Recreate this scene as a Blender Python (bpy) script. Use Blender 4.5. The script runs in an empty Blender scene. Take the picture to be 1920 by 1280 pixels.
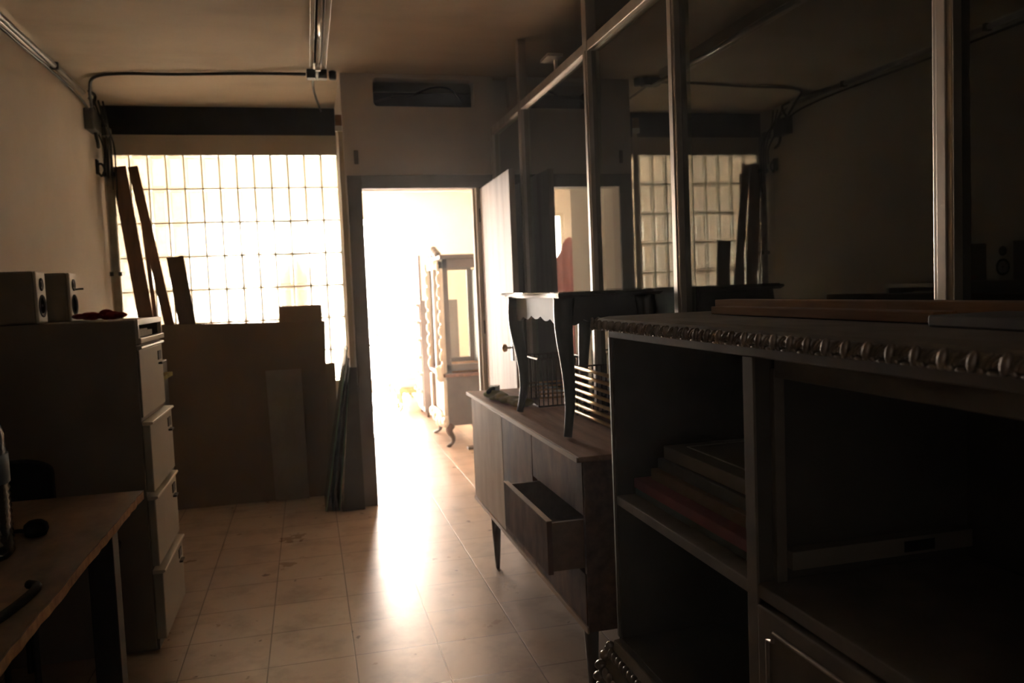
import bpy, bmesh, math, random
from mathutils import Vector, Matrix
random.seed(7)
S = bpy.context.scene
COL = S.collection
PI = math.pi

# ------------------------------------------------------------------ camera
FPX = 1535.0
H = 1.4
yaw, pitch, roll = math.radians(13.9), math.radians(-3.73), math.radians(2.35)
fw = Vector((math.sin(yaw)*math.cos(pitch), math.cos(yaw)*math.cos(pitch), math.sin(pitch)))
rt = Vector((math.cos(yaw), -math.sin(yaw), 0)); up = rt.cross(fw)
c_, s_ = math.cos(-roll), math.sin(-roll)
rt, up = rt*c_ + up*s_, up*c_ - rt*s_
cd = bpy.data.cameras.new('camera')
cam = bpy.data.objects.new('camera', cd); COL.objects.link(cam)
M3 = Matrix((rt, up, -fw)).transposed()
cam.matrix_world = Matrix.Translation((0, 0, H)) @ M3.to_4x4()
cd.sensor_fit = 'HORIZONTAL'; cd.sensor_width = 22.3; cd.lens = FPX/1920*22.3
cd.clip_start = .02; cd.clip_end = 200
cd.dof.use_dof = True; cd.dof.focus_distance = 2.0; cd.dof.aperture_fstop = 3.0
S.camera = cam

# ------------------------------------------------------------------ world, light, exposure
W = bpy.data.worlds.new('daylight'); S.world = W; W.use_nodes = True
nt = W.node_tree; bg = nt.nodes['Background']
bg.inputs[0].default_value = (1.0, .88, .77, 1); bg.inputs[1].default_value = 25.0
vs = S.view_settings
vs.view_transform = 'Standard'; vs.look = 'None'; vs.gamma = 1; vs.use_curve_mapping = False
vs.exposure = 1.0
sl = bpy.data.lights.new('low_sun', 'SUN'); sl.energy = 500; sl.angle = math.radians(1.5); sl.color = (1.0, .88, .76)
sun = bpy.data.objects.new('low_sun', sl); COL.objects.link(sun)
sun.rotation_euler = Vector((-.10, -.80, -.52)).to_track_quat('-Z', 'Y').to_euler()
S.cycles.max_bounces = 14; S.cycles.diffuse_bounces = 6; S.cycles.glossy_bounces = 6
S.cycles.transmission_bounces = 12; S.cycles.transparent_max_bounces = 16
S.cycles.sample_clamp_indirect = 12
S.cycles.caustics_reflective = False; S.cycles.caustics_refractive = True

def portal(name, loc, sx, sy, rot):
    l = bpy.data.lights.new(name, 'AREA'); l.shape = 'RECTANGLE'; l.size = sx; l.size_y = sy
    l.cycles.is_portal = True
    o = bpy.data.objects.new(name, l); o.location = loc; o.rotation_euler = rot; COL.objects.link(o)
WX0, WX1, WZ0, WZ1, YF = -1.25, 1.36, .12, 2.5, 11.8      # shop window of the next room
rl = bpy.data.lights.new('rear_fill_light', 'AREA'); rl.shape = 'RECTANGLE'; rl.size = .9; rl.size_y = 2.0; rl.energy = .8; rl.color = (1, .88, .76)  # weak fill added behind the camera; the back wall has no opening
ro = bpy.data.objects.new('rear_fill_light', rl); ro.location = (.1, -2.15, 1.1); ro.rotation_euler = (PI/2, 0, 0); COL.objects.link(ro)
portal('shop_window_daylight', ((WX0+WX1)/2, YF+.1, (WZ0+WZ1)/2), WX1-WX0, WZ1-WZ0, (-PI/2, 0, 0))

# ------------------------------------------------------------------ materials
def new_mat(name):
    m = bpy.data.materials.new(name); m.use_nodes = True
    return m, m.node_tree, m.node_tree.nodes['Principled BSDF']
def coords(t, scale=(1, 1, 1)):
    tc = t.nodes.new('ShaderNodeTexCoord'); mp = t.nodes.new('ShaderNodeMapping')
    mp.inputs['Scale'].default_value = scale
    t.links.new(tc.outputs['Object'], mp.inputs[0]); return mp.outputs[0]
def ramp(t, fac, stops):
    r = t.nodes.new('ShaderNodeValToRGB'); e = r.color_ramp.elements
    e[0].position, e[0].color = stops[0][0], (*stops[0][1], 1)
    e[1].position, e[1].color = stops[-1][0], (*stops[-1][1], 1)
    for p, c in stops[1:-1]:
        q = e.new(p); q.color = (*c, 1)
    t.links.new(fac, r.inputs[0]); return r.outputs[0]
def noise(t, vec, scale, detail=6, rough=.6):
    n = t.nodes.new('ShaderNodeTexNoise'); n.inputs['Scale'].default_value = scale
    n.inputs['Detail'].default_value = detail; n.inputs['Roughness'].default_value = rough
    t.links.new(vec, n.inputs['Vector']); return n.outputs[0]
def bump(t, b, h, dist, strength=.5):
    n = t.nodes.new('ShaderNodeBump'); n.inputs['Distance'].default_value = dist
    n.inputs['Strength'].default_value = strength
    t.links.new(h, n.inputs['Height']); t.links.new(n.outputs[0], b.inputs['Normal'])
def mat(name, c1, c2=None, rough=.6, metal=0, scale=6, stretch=(1, 1, 1), bumpd=.001, coat=0, detail=6, spec=.5):
    m, t, b = new_mat(name)
    c2 = c2 or tuple(x*.75 for x in c1)
    v = coords(t, stretch); n = noise(t, v, scale, detail)
    t.links.new(ramp(t, n, [(.32, c2), (.68, c1)]), b.inputs['Base Color'])
    b.inputs['Roughness'].default_value = rough; b.inputs['Metallic'].default_value = metal
    b.inputs['Coat Weight'].default_value = coat
    b.inputs['Specular IOR Level'].default_value = spec
    if bumpd: bump(t, b, n, bumpd)
    return m
def wood(name, c1, c2, axis=1, rough=.5, scale=3, coat=0):
    st = [9, 9, 9]; st[axis] = .7
    return mat(name, c1, c2, rough, 0, scale, tuple(st), .0006, coat, 8)

M = {}
M['plaster'] = mat('plaster', (.64, .57, .49), (.56, .50, .425), .85, scale=1.6, bumpd=.004)
M['wall_white'] = mat('wall_white', (.72, .67, .61), (.64, .59, .54), .8, scale=2.2, bumpd=.003)
M['lintel'] = mat('lintel', (.50, .45, .38), (.42, .38, .32), .8, scale=3)
M['near_black'] = mat('near_black', (.030, .030, .034), (.015, .015, .018), .9, scale=3)  # even near-black for the slot box and the panel above the lintel
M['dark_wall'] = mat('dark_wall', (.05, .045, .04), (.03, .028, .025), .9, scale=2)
M['door_paint'] = mat('door_paint', (.21, .205, .205), (.16, .155, .155), .55, scale=5)
M['cream'] = mat('cream_trim', (.62, .56, .44), (.5, .45, .35), .6, scale=4)
M['alu'] = mat('aluminium', (.62, .56, .50), (.48, .43, .38), .42, .85, scale=14, stretch=(1, 1, .3), bumpd=.0004)
M['black_metal'] = mat('black_metal', (.018, .018, .02), (.01, .01, .012), .45, .2, 10)
M['cable'] = mat('cable', (.012, .012, .012), (.02, .02, .02), .5, 0, 20, bumpd=0)
M['pipe'] = mat('pipe', (.30, .28, .25), (.2, .19, .17), .4, .7, 10)
M['lamp_white'] = mat('lamp_enamel', (.8, .76, .68), (.7, .66, .58), .35, 0, 10, bumpd=0)
M['tube'] = mat('tube_glass', (.85, .85, .82), (.8, .8, .78), .12, 0, 10, bumpd=0, coat=1)
M['cab_side'] = mat('filing_steel', (.24, .205, .165), (.20, .17, .14), .6, 0, 3, bumpd=.0004)
M['cab_front'] = mat('filing_front', (.40, .375, .31), (.35, .33, .27), .45, 0, 3, bumpd=.0004)
M['cab_white'] = mat('filing_rail', (.66, .61, .52), (.6, .55, .47), .3, .1, 3, bumpd=0)
M['paper'] = mat('paper', (.62, .60, .54), (.5, .49, .44), .8, 0, 30)
M['speaker'] = mat('speaker_cream', (.62, .58, .50), (.55, .51, .44), .5, 0, 9, bumpd=0)
M['speaker_box'] = mat('speaker_box', (.26, .22, .17), (.21, .18, .14), .5, 0, 9, bumpd=0)
M['cone'] = mat('cone', (.03, .03, .035), (.02, .02, .022), .7, 0, 9, bumpd=0)
M['red'] = mat('red_cloth', (.35, .02, .03), (.22, .012, .02), .8, 0, 30)
M['bright_red'] = mat('bright_red', (.75, .02, .02), (.6, .015, .015), .5, 0, 30)
M['card'] = mat('cardboard', (.20, .15, .105), (.165, .125, .09), .8, 0, 2.5, (1, 1, .6))
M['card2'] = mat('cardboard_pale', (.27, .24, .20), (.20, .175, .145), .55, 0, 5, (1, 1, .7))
M['plank'] = wood('brown_plank', (.20, .10, .055), (.11, .055, .03), 2, .55)
M['plank2'] = wood('dark_plank', (.12, .075, .055), (.07, .045, .035), 2, .55)
M['slat'] = mat('raw_slat', (.34, .18, .075), (.20, .10, .04), .85, 0, 3, (9, .7, 9), spec=.15)
M['walnut'] = wood('walnut', (.24, .12, .075), (.11, .055, .036), 1, .42, coat=.15)
M['walnut_v'] = mat('walnut_worn', (.25, .14, .10), (.055, .022, .015), .6, 0, 3.0, (2.5, 2.5, 1.2), .0006, 0, 9, .22)
M['veneer'] = mat('worn_veneer', (.88, .76, .63), (.58, .45, .34), .6, 0, 2.4, (3, 3, .9), .0006, 0, 7)
M['walnut_top'] = mat('walnut_top', (.42, .22, .135), (.22, .11, .065), .6, 0, 3, (9, .7, 9), .0005, 0, 8, spec=.25)
M['edge'] = wood('worn_edge', (.52, .36, .25), (.34, .22, .15), 1, .45)
M['drawer_in'] = wood('drawer_side', (.30, .18, .11), (.2, .12, .075), 1, .6)
M['black_lacquer'] = mat('black_lacquer', (.012, .013, .013), (.007, .008, .008), .38, 0, 5, bumpd=.0003)
M['green_glass'] = mat('green_black_glass', (.012, .03, .022), (.008, .02, .015), .08, 0, 3, bumpd=0, coat=.5)
M['apron_lit'] = mat('apron_lit_grey', (.09, .088, .08), (.05, .048, .045), .4, 0, 8)  # lighter grey puts the window light into the front apron
M['gilt'] = mat('gilt', (.80, .56, .26), (.45, .28, .12), .32, .7, 12)
M['wire'] = mat('wire', (.10, .085, .07), (.05, .04, .035), .4, .8, 20, bumpd=0)
M['silver'] = mat('tarnished_silver_leaf', (.44, .38, .34), (.22, .19, .165), .36, .55, 16, bumpd=.0012)
M['grey_paint'] = mat('old_grey_paint', (.22, .185, .15), (.14, .115, .09), .6, 0, 7, spec=.25)
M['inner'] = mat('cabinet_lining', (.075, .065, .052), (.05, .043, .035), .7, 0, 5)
M['desk'] = mat('desk_top', (.30, .185, .115), (.10, .058, .038), .6, 0, 4.2, (1.2, .7, 1), .0008, 0, 9, spec=.3)
M['desk_edge'] = mat('raw_desk_edge', (.68, .38, .19), (.34, .17, .085), .85, 0, 20, (1, 1.2, 1), .004)
M['leaf_mat'] = mat('door_boards', (.58, .52, .46), (.36, .31, .27), .6, 0, 1.3, (6, 6, .35), .001, 0, 8)
M['yellow'] = mat('yellow_green_cloth', (.30, .26, .06), (.14, .13, .03), .85, 0, 20)
M['pink'] = mat('pink_cloth', (.72, .36, .36), (.6, .27, .28), .85, 0, 6)
M['maroon'] = mat('maroon_cloth', (.34, .11, .12), (.24, .08, .09), .85, 0, 6)
M['cream_wall'] = mat('cream_wall', (.80, .76, .69), (.74, .70, .63), .8, 0, 2)
M['white_carved'] = mat('white_carved_wood', (.80, .76, .68), (.7, .66, .58), .45, 0, 9)
M['dark_wood'] = wood('dark_wood', (.10, .065, .05), (.055, .035, .028), 2, .4)
M['grey_wood'] = mat('grey_wood', (.13, .12, .12), (.09, .085, .085), .5, 0, 6)
M['sheet_green'] = mat('green_sheet_edge', (.18, .27, .20), (.11, .16, .12), .25, 0, 8, bumpd=0)
M['sheet_dark'] = mat('dark_sheet', (.10, .10, .10), (.065, .065, .065), .4, 0, 3)
M['label_blue'] = mat('blue_label', (.05, .12, .20), (.03, .08, .14), .5, 0, 9, bumpd=0)
M['black_cloth'] = mat('black_plastic', (.012, .012, .013), (.008, .008, .009), .8, 0, 9, spec=.1)
M['umber_paper'] = mat('brown_paper', (.26, .17, .10), (.19, .12, .075), .8, 0, 9)

# ceiling: stained off-white
m, t, b = new_mat('ceiling_paint'); v = coords(t); n1 = noise(t, v, .9, 5); n2 = noise(t, coords(t, (.8, 2, 1)), 1.1, 6, .6)
mx = t.nodes.new('ShaderNodeMath'); mx.operation = 'MULTIPLY'; t.links.new(n1, mx.inputs[0]); t.links.new(n2, mx.inputs[1])
t.links.new(ramp(t, mx.outputs[0], [(.12, (.50, .43, .33)), (.24, (.61, .53, .42)), (.38, (.66, .58, .46))]), b.inputs['Base Color'])
b.inputs['Roughness'].default_value = .8; M['ceiling'] = m

# floor tiles
m, t, b = new_mat('floor_tiles'); tc = t.nodes.new('ShaderNodeTexCoord'); mp = t.nodes.new('ShaderNodeMapping')
mp.inputs['Location'].default_value = (-.105+.325*20, -3.170+.325*20, 0)
t.links.new(tc.outputs['Object'], mp.inputs[0])
br = t.nodes.new('ShaderNodeTexBrick'); br.offset = 0; br.offset_frequency = 1; br.squash = 1
for k, vv in (('Scale', 1), ('Mortar Size', .0028), ('Mortar Smooth', .3), ('Bias', 0), ('Brick Width', .325), ('Row Height', .325)):
    br.inputs[k].default_value = vv
br.inputs['Color1'].default_value = (.46, .36, .29, 1); br.inputs['Color2'].default_value = (.50, .40, .32, 1)
br.inputs['Mortar'].default_value = (.14, .095, .07, 1)
t.links.new(mp.outputs[0], br.inputs['Vector'])
v = coords(t)
mot = ramp(t, noise(t, v, 5, 8, .65), [(.30, (.62, .57, .52)), (.52, (.98, .96, .94)), (.8, (1, 1, 1))])
spots = ramp(t, noise(t, v, 13, 3, .5), [(.275, (.25, .17, .13)), (.305, (1, 1, 1))])
m1 = t.nodes.new('ShaderNodeMix'); m1.data_type = 'RGBA'; m1.blend_type = 'MULTIPLY'; m1.inputs[0].default_value = 1
t.links.new(br.outputs[0], m1.inputs[6]); t.links.new(mot, m1.inputs[7])
m2 = t.nodes.new('ShaderNodeMix'); m2.data_type = 'RGBA'; m2.blend_type = 'MULTIPLY'; m2.inputs[0].default_value = 1
t.links.new(m1.outputs[2], m2.inputs[6]); t.links.new(spots, m2.inputs[7])
t.links.new(m2.outputs[2], b.inputs['Base Color'])
rr = ramp(t, noise(t, v, 4, 6), [(.3, (.26,)*3), (.7, (.38,)*3)])
t.links.new(rr, b.inputs['Roughness'])
inv = t.nodes.new('ShaderNodeMath'); inv.operation = 'SUBTRACT'; inv.inputs[0].default_value = 1; t.links.new(br.outputs['Fac'], inv.inputs[1])
bump(t, b, inv.outputs[0], .0012, .6); M['floor'] = m

# partition glass: thin pane that mirrors the room and lets the dark room behind show
m, t, b = new_mat('dusty_glass'); t.nodes.remove(b); out = t.nodes['Material Output']
tr = t.nodes.new('ShaderNodeBsdfTransparent'); gl = t.nodes.new('ShaderNodeBsdfGlossy'); df = t.nodes.new('ShaderNodeBsdfDiffuse')
gl.inputs['Roughness'].default_value = .012; gl.inputs['Color'].default_value = (.92, .97, .92, 1); tr.inputs[0].default_value = (.72, .74, .72, 1)
df.inputs[0].default_value = (.5, .5, .46, 1)
fr = t.nodes.new('ShaderNodeFresnel'); fr.inputs[0].default_value = 1.8
x1 = t.nodes.new('ShaderNodeMixShader'); x2 = t.nodes.new('ShaderNodeMixShader')
t.links.new(fr.outputs[0], x1.inputs[0]); t.links.new(tr.outputs[0], x1.inputs[1]); t.links.new(gl.outputs[0], x1.inputs[2])
dust = ramp(t, noise(t, coords(t, (1, 9, .25)), 3, 6, .7), [(.35, (.006,)*3), (.75, (.030,)*3)])
t.links.new(dust, x2.inputs[0]); t.links.new(x1.outputs[0], x2.inputs[1]); t.links.new(df.outputs[0], x2.inputs[2])
t.links.new(x2.outputs[0], out.inputs[0]); M['glass'] = m

# clear thin glass / plastic
def clear(name, tint, rough=.03, spread=0.0):
    m, t, b = new_mat(name); t.nodes.remove(b); out = t.nodes['Material Output']
    tr = t.nodes.new('ShaderNodeBsdfTransparent'); gl = t.nodes.new('ShaderNodeBsdfGlossy'); tr.inputs[0].default_value = (*tint, 1)
    gl.inputs['Roughness'].default_value = rough
    fr = t.nodes.new('ShaderNodeFresnel'); fr.inputs[0].default_value = 1.5
    x1 = t.nodes.new('ShaderNodeMixShader')
    t.links.new(fr.outputs[0], x1.inputs[0]); t.links.new(tr.outputs[0], x1.inputs[1]); t.links.new(gl.outputs[0], x1.inputs[2])
    last = x1.outputs[0]
    if spread:
        df = t.nodes.new('ShaderNodeBsdfTranslucent'); df.inputs[0].default_value = (.8, .78, .7, 1)
        d2 = t.nodes.new('ShaderNodeBsdfDiffuse'); d2.inputs[0].default_value = (.8, .78, .7, 1)
        xa = t.nodes.new('ShaderNodeMixShader'); t.links.new(df.outputs[0], xa.inputs[1]); t.links.new(d2.outputs[0], xa.inputs[2])
        x2 = t.nodes.new('ShaderNodeMixShader'); x2.inputs[0].default_value = spread
        t.links.new(last, x2.inputs[1]); t.links.new(xa.outputs[0], x2.inputs[2]); last = x2.outputs[0]
    t.links.new(last, out.inputs[0]); return m
M['bottle'] = clear('bottle_plastic', (.82, .86, .86), .05, .02)
M['water'] = clear('water', (.75, .8, .8), .02)
M['vitrine_glass'] = clear('vitrine_glass', (.9, .92, .9), .02)
M['plastic_sheet'] = clear('plastic_sheet', (.7, .7, .68), .25, .35)

# glass block
m, t, b = new_mat('glass_block'); t.nodes.remove(b); out = t.nodes['Material Output']
tl = t.nodes.new('ShaderNodeBsdfTranslucent'); rf = t.nodes.new('ShaderNodeBsdfGlass'); gl = t.nodes.new('ShaderNodeBsdfGlossy')
v = coords(t, (1, 1, .6)); n = noise(t, v, 26, 5, .6)
t.links.new(ramp(t, n, [(.3, (.70, .64, .56)), (.7, (.90, .85, .76))]), tl.inputs[0])
rf.inputs['Color'].default_value = (.95, .95, .89, 1); rf.inputs['Roughness'].default_value = .22; rf.inputs['IOR'].default_value = 1.3
gl.inputs['Roughness'].default_value = .15
x1 = t.nodes.new('ShaderNodeMixShader'); x1.inputs[0].default_value = .62
t.links.new(tl.outputs[0], x1.inputs[1]); t.links.new(rf.outputs[0], x1.inputs[2])
x2 = t.nodes.new('ShaderNodeMixShader'); x2.inputs[0].default_value = .06
t.links.new(x1.outputs[0], x2.inputs[1]); t.links.new(gl.outputs[0], x2.inputs[2])
bn = t.nodes.new('ShaderNodeBump'); bn.inputs['Distance'].default_value = .004; bn.inputs['Strength'].default_value = .7
t.links.new(n, bn.inputs['Height'])
for nd in (tl, rf, gl): t.links.new(bn.outputs[0], nd.inputs['Normal'])
t.links.new(x2.outputs[0], out.inputs[0]); M['block'] = m
M['mortar'] = mat('mortar', (.32, .34, .24), (.24, .26, .18), .8, 0, 20)

# ------------------------------------------------------------------ mesh helpers
class MB:
    def __init__(s): s.bm = bmesh.new()
    def box(s, x0, x1, y0, y1, z0, z1):
        vs = [s.bm.verts.new((x, y, z)) for x in (x0, x1) for y in (y0, y1) for z in (z0, z1)]
        for f in ((0, 1, 3, 2), (4, 6, 7, 5), (0, 4, 5, 1), (2, 3, 7, 6), (0, 2, 6, 4), (1, 5, 7, 3)):
            s.bm.faces.new([vs[i] for i in f])
        return s
    def hexa(s, pts):   # 8 points: bottom 4 (ccw) then top 4
        vs = [s.bm.verts.new(p) for p in pts]
        for f in ((3, 2, 1, 0), (4, 5, 6, 7), (0, 1, 5, 4), (1, 2, 6, 5), (2, 3, 7, 6), (3, 0, 4, 7)):
            s.bm.faces.new([vs[i] for i in f])
        return s
    def bar(s, a, b, w, th, wdir):   # rectangular bar from a to b, w along wdir
        a, b, wd = Vector(a), Vector(b), Vector(wdir).normalized()
        d = (b-a).normalized(); wd = (wd - d*wd.dot(d)).normalized(); n = d.cross(wd)
        q = [wd*w/2*i + n*th/2*j for i, j in ((-1, -1), (1, -1), (1, 1), (-1, 1))]
        return s.hexa([a+k for k in q]+[b+k for k in q])
    def tube(s, path, r, seg=10, closed=False):
        P = [Vector(p) for p in path]; n = len(P); rings = []
        rs = r if isinstance(r, (list, tuple)) else [r]*n
        u = None
        for i, p in enumerate(P):
            if closed: d = (P[(i+1) % n]-P[i-1])
            else: d = P[min(i+1, n-1)]-P[max(i-1, 0)]
            d.normalize()
            if u is None:
                u = d.orthogonal().normalized()
            u = (u-d*u.dot(d)).normalized(); w = d.cross(u)
            rings.append([s.bm.verts.new(p+(u*math.cos(k*2*PI/seg)+w*math.sin(k*2*PI/seg))*rs[i]) for k in range(seg)])
        m = n if closed else n-1
        for i in range(m):
            A, B = rings[i], rings[(i+1) % n]
            for k in range(seg): s.bm.faces.new((A[k], A[(k+1) % seg], B[(k+1) % seg], B[k]))
        if not closed:
            s.bm.faces.new(rings[0][::-1]); s.bm.faces.new(rings[-1])
        return s
    def lathe(s, prof, c=(0, 0, 0), axis='z', seg=24):
        rings = []
        for r, h in prof:
            ring = []
            for k in range(seg):
                a = 2*PI*k/seg; x, y = r*math.cos(a), r*math.sin(a)
                p = {'z': (x, y, h), 'x': (h, x, y), 'y': (x, h, y)}[axis]
                ring.append(s.bm.verts.new(Vector(c)+Vector(p)))
            rings.append(ring)
        for A, B in zip(rings, rings[1:]):
            for k in range(seg): s.bm.faces.new((A[k], A[(k+1) % seg], B[(k+1) % seg], B[k]))
        s.bm.faces.new(rings[0][::-1]); s.bm.faces.new(rings[-1])
        return s
    def prism(s, poly, axis, a, b):   # 2-D polygon extruded along axis from a to b
        def P(u, v, h): return {'x': (h, u, v), 'y': (u, h, v), 'z': (u, v, h)}[axis]
        A = [s.bm.verts.new(P(u, v, a)) for u, v in poly]; B = [s.bm.verts.new(P(u, v, b)) for u, v in poly]
        n = len(poly)
        for i in range(n): s.bm.faces.new((A[i], A[(i+1) % n], B[(i+1) % n], B[i]))
        s.bm.faces.new(A[::-1]); s.bm.faces.new(B)
        return s
    def blob(s, c, rx, ry, rz, n=8, rot=None):
        mt = Matrix.Translation(c) @ (rot or Matrix()) @ Matrix.Diagonal((rx, ry, rz, 1))
        bmesh.ops.create_uvsphere(s.bm, u_segments=n+2, v_segments=n, radius=1, matrix=mt)
        return s
    def build(s, name, m, parent=None, bevel=0, smooth=False, origin=None):
        bm = s.bm
        bmesh.ops.recalc_face_normals(bm, faces=bm.faces)
        me = bpy.data.meshes.new(name)
        o = bpy.data.objects.new(name, me); COL.objects.link(o)
        if origin is not None and parent is None:
            bmesh.ops.translate(bm, verts=bm.verts, vec=-Vector(origin)); o.location = origin
        if parent is not None:
            off = Vector((0, 0, 0)); p = parent
            while p is not None:
                off += Vector(p.location); p = p.parent
            bmesh.ops.translate(bm, verts=bm.verts, vec=-off)
            o.parent = parent
        bm.to_mesh(me); bm.free()
        me.materials.append(M[m])
        if smooth:
            for p in me.polygons: p.use_smooth = True
        if bevel:
            md = o.modifiers.new('bevel', 'BEVEL'); md.width = bevel; md.segments = 2; md.limit_method = 'ANGLE'; md.angle_limit = math.radians(50)
        return o
def tag(o, label, cat, group=None, kind=None):
    o['label'] = label; o['category'] = cat
    if group: o['group'] = group
    if kind: o['kind'] = kind
    return o
def thing(name, loc, label, cat, group=None):
    o = bpy.data.objects.new(name, None); o.empty_display_size = .1; o.location = loc; COL.objects.link(o)
    return tag(o, label, cat, group)
def structure(o, label=None):
    o['kind'] = 'structure'
    if label: o['label'] = label
    return o
def copy_tree(o, parent=None):
    c = o.copy(); COL.objects.link(c)
    if parent: c.parent = parent
    for ch in list(o.children): copy_tree(ch, c)
    return c
def bez(pts, n=12):   # Catmull-Rom through points
    P = [Vector(p) for p in pts]; P = [P[0]*2-P[1]]+P+[P[-1]*2-P[-2]]; out = []
    for i in range(1, len(P)-2):
        for k in range(n):
            u = k/n; a, b_, c, d = P[i-1], P[i], P[i+1], P[i+2]
            out.append(.5*((2*b_)+(c-a)*u+(2*a-5*b_+4*c-d)*u*u+(3*b_-a-3*c+d)*u**3))
    out.append(P[-2]); return out

# ================================================================== SETTING
CZ = 2.82           # ceiling
XL = -1.36          # left wall
YD = 5.44           # door wall
YG = 6.45           # glass block wall
XP = 1.272          # partition glass
YB = -2.2
structure(MB().box(-4.0, 4.2, YB, YF+1.2, -.08, 0).build('floor', 'floor'), 'pale beige square floor tiles')
structure(MB().box(-4.0, 4.2, YB, YF+.2, CZ, CZ+.1).build('ceiling', 'ceiling'), 'stained yellowish ceiling')
structure(MB().box(XL-.12, XL, YB, YG+.1, 0, CZ).build('wall_left', 'plaster'), 'plain cream plaster wall on the left')
structure(MB().box(XL-.12, 3.1, YB-.12, YB, 0, CZ).build('wall_back', 'plaster'))
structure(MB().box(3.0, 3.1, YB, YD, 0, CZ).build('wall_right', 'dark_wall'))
# door wall with the door opening and the upper slot
DX0, DX1, DZ = .383, 1.156, 2.08
w = MB()
w.box(.28, DX0, YD, YD+.12, 0, DZ)
w.box(DX1, 3.1, YD, YD+.12, 0, DZ)
w.box(.28, 3.1, YD, YD+.12, DZ, 2.612)
w.box(.28, .487, YD, YD+.12, 2.612, CZ)
w.box(1.157, 1.285, YD, YD+.12, 2.612, CZ)
w.box(1.40, 3.1, YD, YD+.12, 2.612, CZ)
w.box(1.285, 1.40, YD+.10, YD+.12, 2.612, CZ)
w.box(.487, 1.157, YD, YD+.12, 2.795, CZ)
# rounded corners of the slot
for cx, cz, sx, sz in ((.487, 2.612, 1, 1), (1.157, 2.612, -1, 1), (.487, 2.795, 1, -1), (1.157, 2.795, -1, -1)):
    r = .028; pl = [(cx, cz)]
    for k in range(7):
        a = PI/2*k/6
        pl.append((cx+sx*(r-r*math.sin(a)), cz+sz*(r-r*math.cos(a))))
    w.prism(pl, 'y', YD+.0005, YD+.119)
structure(w.build('wall_front', 'wall_white'), 'whitewashed wall around the bright doorway')
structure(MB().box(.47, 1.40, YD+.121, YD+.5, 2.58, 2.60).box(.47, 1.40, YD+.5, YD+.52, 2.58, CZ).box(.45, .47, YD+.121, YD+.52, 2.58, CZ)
          .box(1.40, 1.42, YD+.121, YD+.52, 2.58, CZ).build('trim_1', 'near_black'), 'dark hollow behind the slot above the doorway')  # box added behind the slot, its shade put into near-black walls
structure(MB().box(.28, .372, YD+.1201, YG+.1, 0, CZ).build('wall_side', 'cream_wall'))
# glass block wall surround
structure(MB().box(XL, .28, YG, YG+.1, 0, .738).build('wall_rear', 'wall_white'))
structure(MB().box(XL, .28, YG, YG+.1, 2.470, 2.612).build('trim_2', 'lintel'), 'beige lintel above the glass blocks')
structure(MB().box(XL, .28, YG+.02, YG+.1, 2.612, CZ).build('trim_3', 'near_black'), 'black panel above the lintel')
# window_1: glass blocks
win = bpy.data.objects.new('window_1', None); win.location = (0, YG, .738); COL.objects.link(win)
structure(win, 'wall of tall clear glass blocks')
CW, RH = .1225, .2474
gx1 = .28; ncol, nrow = 13, 7
base = None
def block_mesh():
    bm = bmesh.new(); w_, h_ = CW-.010, RH-.010; D0, D1 = .010, .070
    def ring(dx, y): return [(-w_/2+dx, y, -h_/2+dx), (w_/2-dx, y, -h_/2+dx), (w_/2-dx, y, h_/2-dx), (-w_/2+dx, y, h_/2-dx)]
    seq = [ring(.020, D0+.007), ring(.013, D0+.001), ring(.004, D0), ring(0, D0+.004), ring(0, D1-.004), ring(.004, D1), ring(.013, D1-.001), ring(.020, D1-.007)]
    V = [[bm.verts.new(p) for p in r] for r in seq]
    for A, B in zip(V, V[1:]):
        for k in range(4): bm.faces.new((A[k], A[(k+1) % 4], B[(k+1) % 4], B[k]))
    bm.faces.new(V[0]); bm.faces.new(V[-1][::-1])
    bmesh.ops.recalc_face_normals(bm, faces=bm.faces)
    me = bpy.data.meshes.new('glass_block'); bm.to_mesh(me); bm.free(); me.materials.append(M['block']); return me
bme = block_mesh()
for r in range(nrow):
    for c in range(ncol):
        o = bpy.data.objects.new('glass_block', bme); COL.objects.link(o); o.parent = win
        o.location = (gx1-CW*(c+.5), 0, RH*(r+.5))
mo = MB()
zt = .738+RH*nrow
for c in range(ncol+1):
    x = gx1-CW*c; mo.box(x-.0045, x+.0045, YG+.0115, YG+.066, .738, zt)
for r in range(nrow+1):
    z = .738+RH*r; mo.box(gx1-CW*ncol, gx1, YG+.0117, YG+.0658, z-.0045, z+.0045)
mo.build('mortar_joints', 'mortar', win)
structure(MB().box(XL, gx1-CW*ncol, YG, YG+.1, .738, 2.470).build('trim_4', 'lintel'))

# door frame (around the opening)
structure(MB().box(.292, DX0, YD-.022, YD, 0, 2.165).box(DX0, 1.262, YD-.022, YD, DZ, 2.165).box(DX1, 1.262, YD-.022, YD, 0, DZ)
          .build('trim_5', 'door_paint', bevel=.003), 'grey painted door frame')
structure(MB().box(DX1-.022, DX1, YD-.02, YD+.14, 0, DZ).box(DX1-.035, DX1-.022, YD+.03, YD+.06, 0, DZ).build('trim_6', 'cream', bevel=.002))
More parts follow.
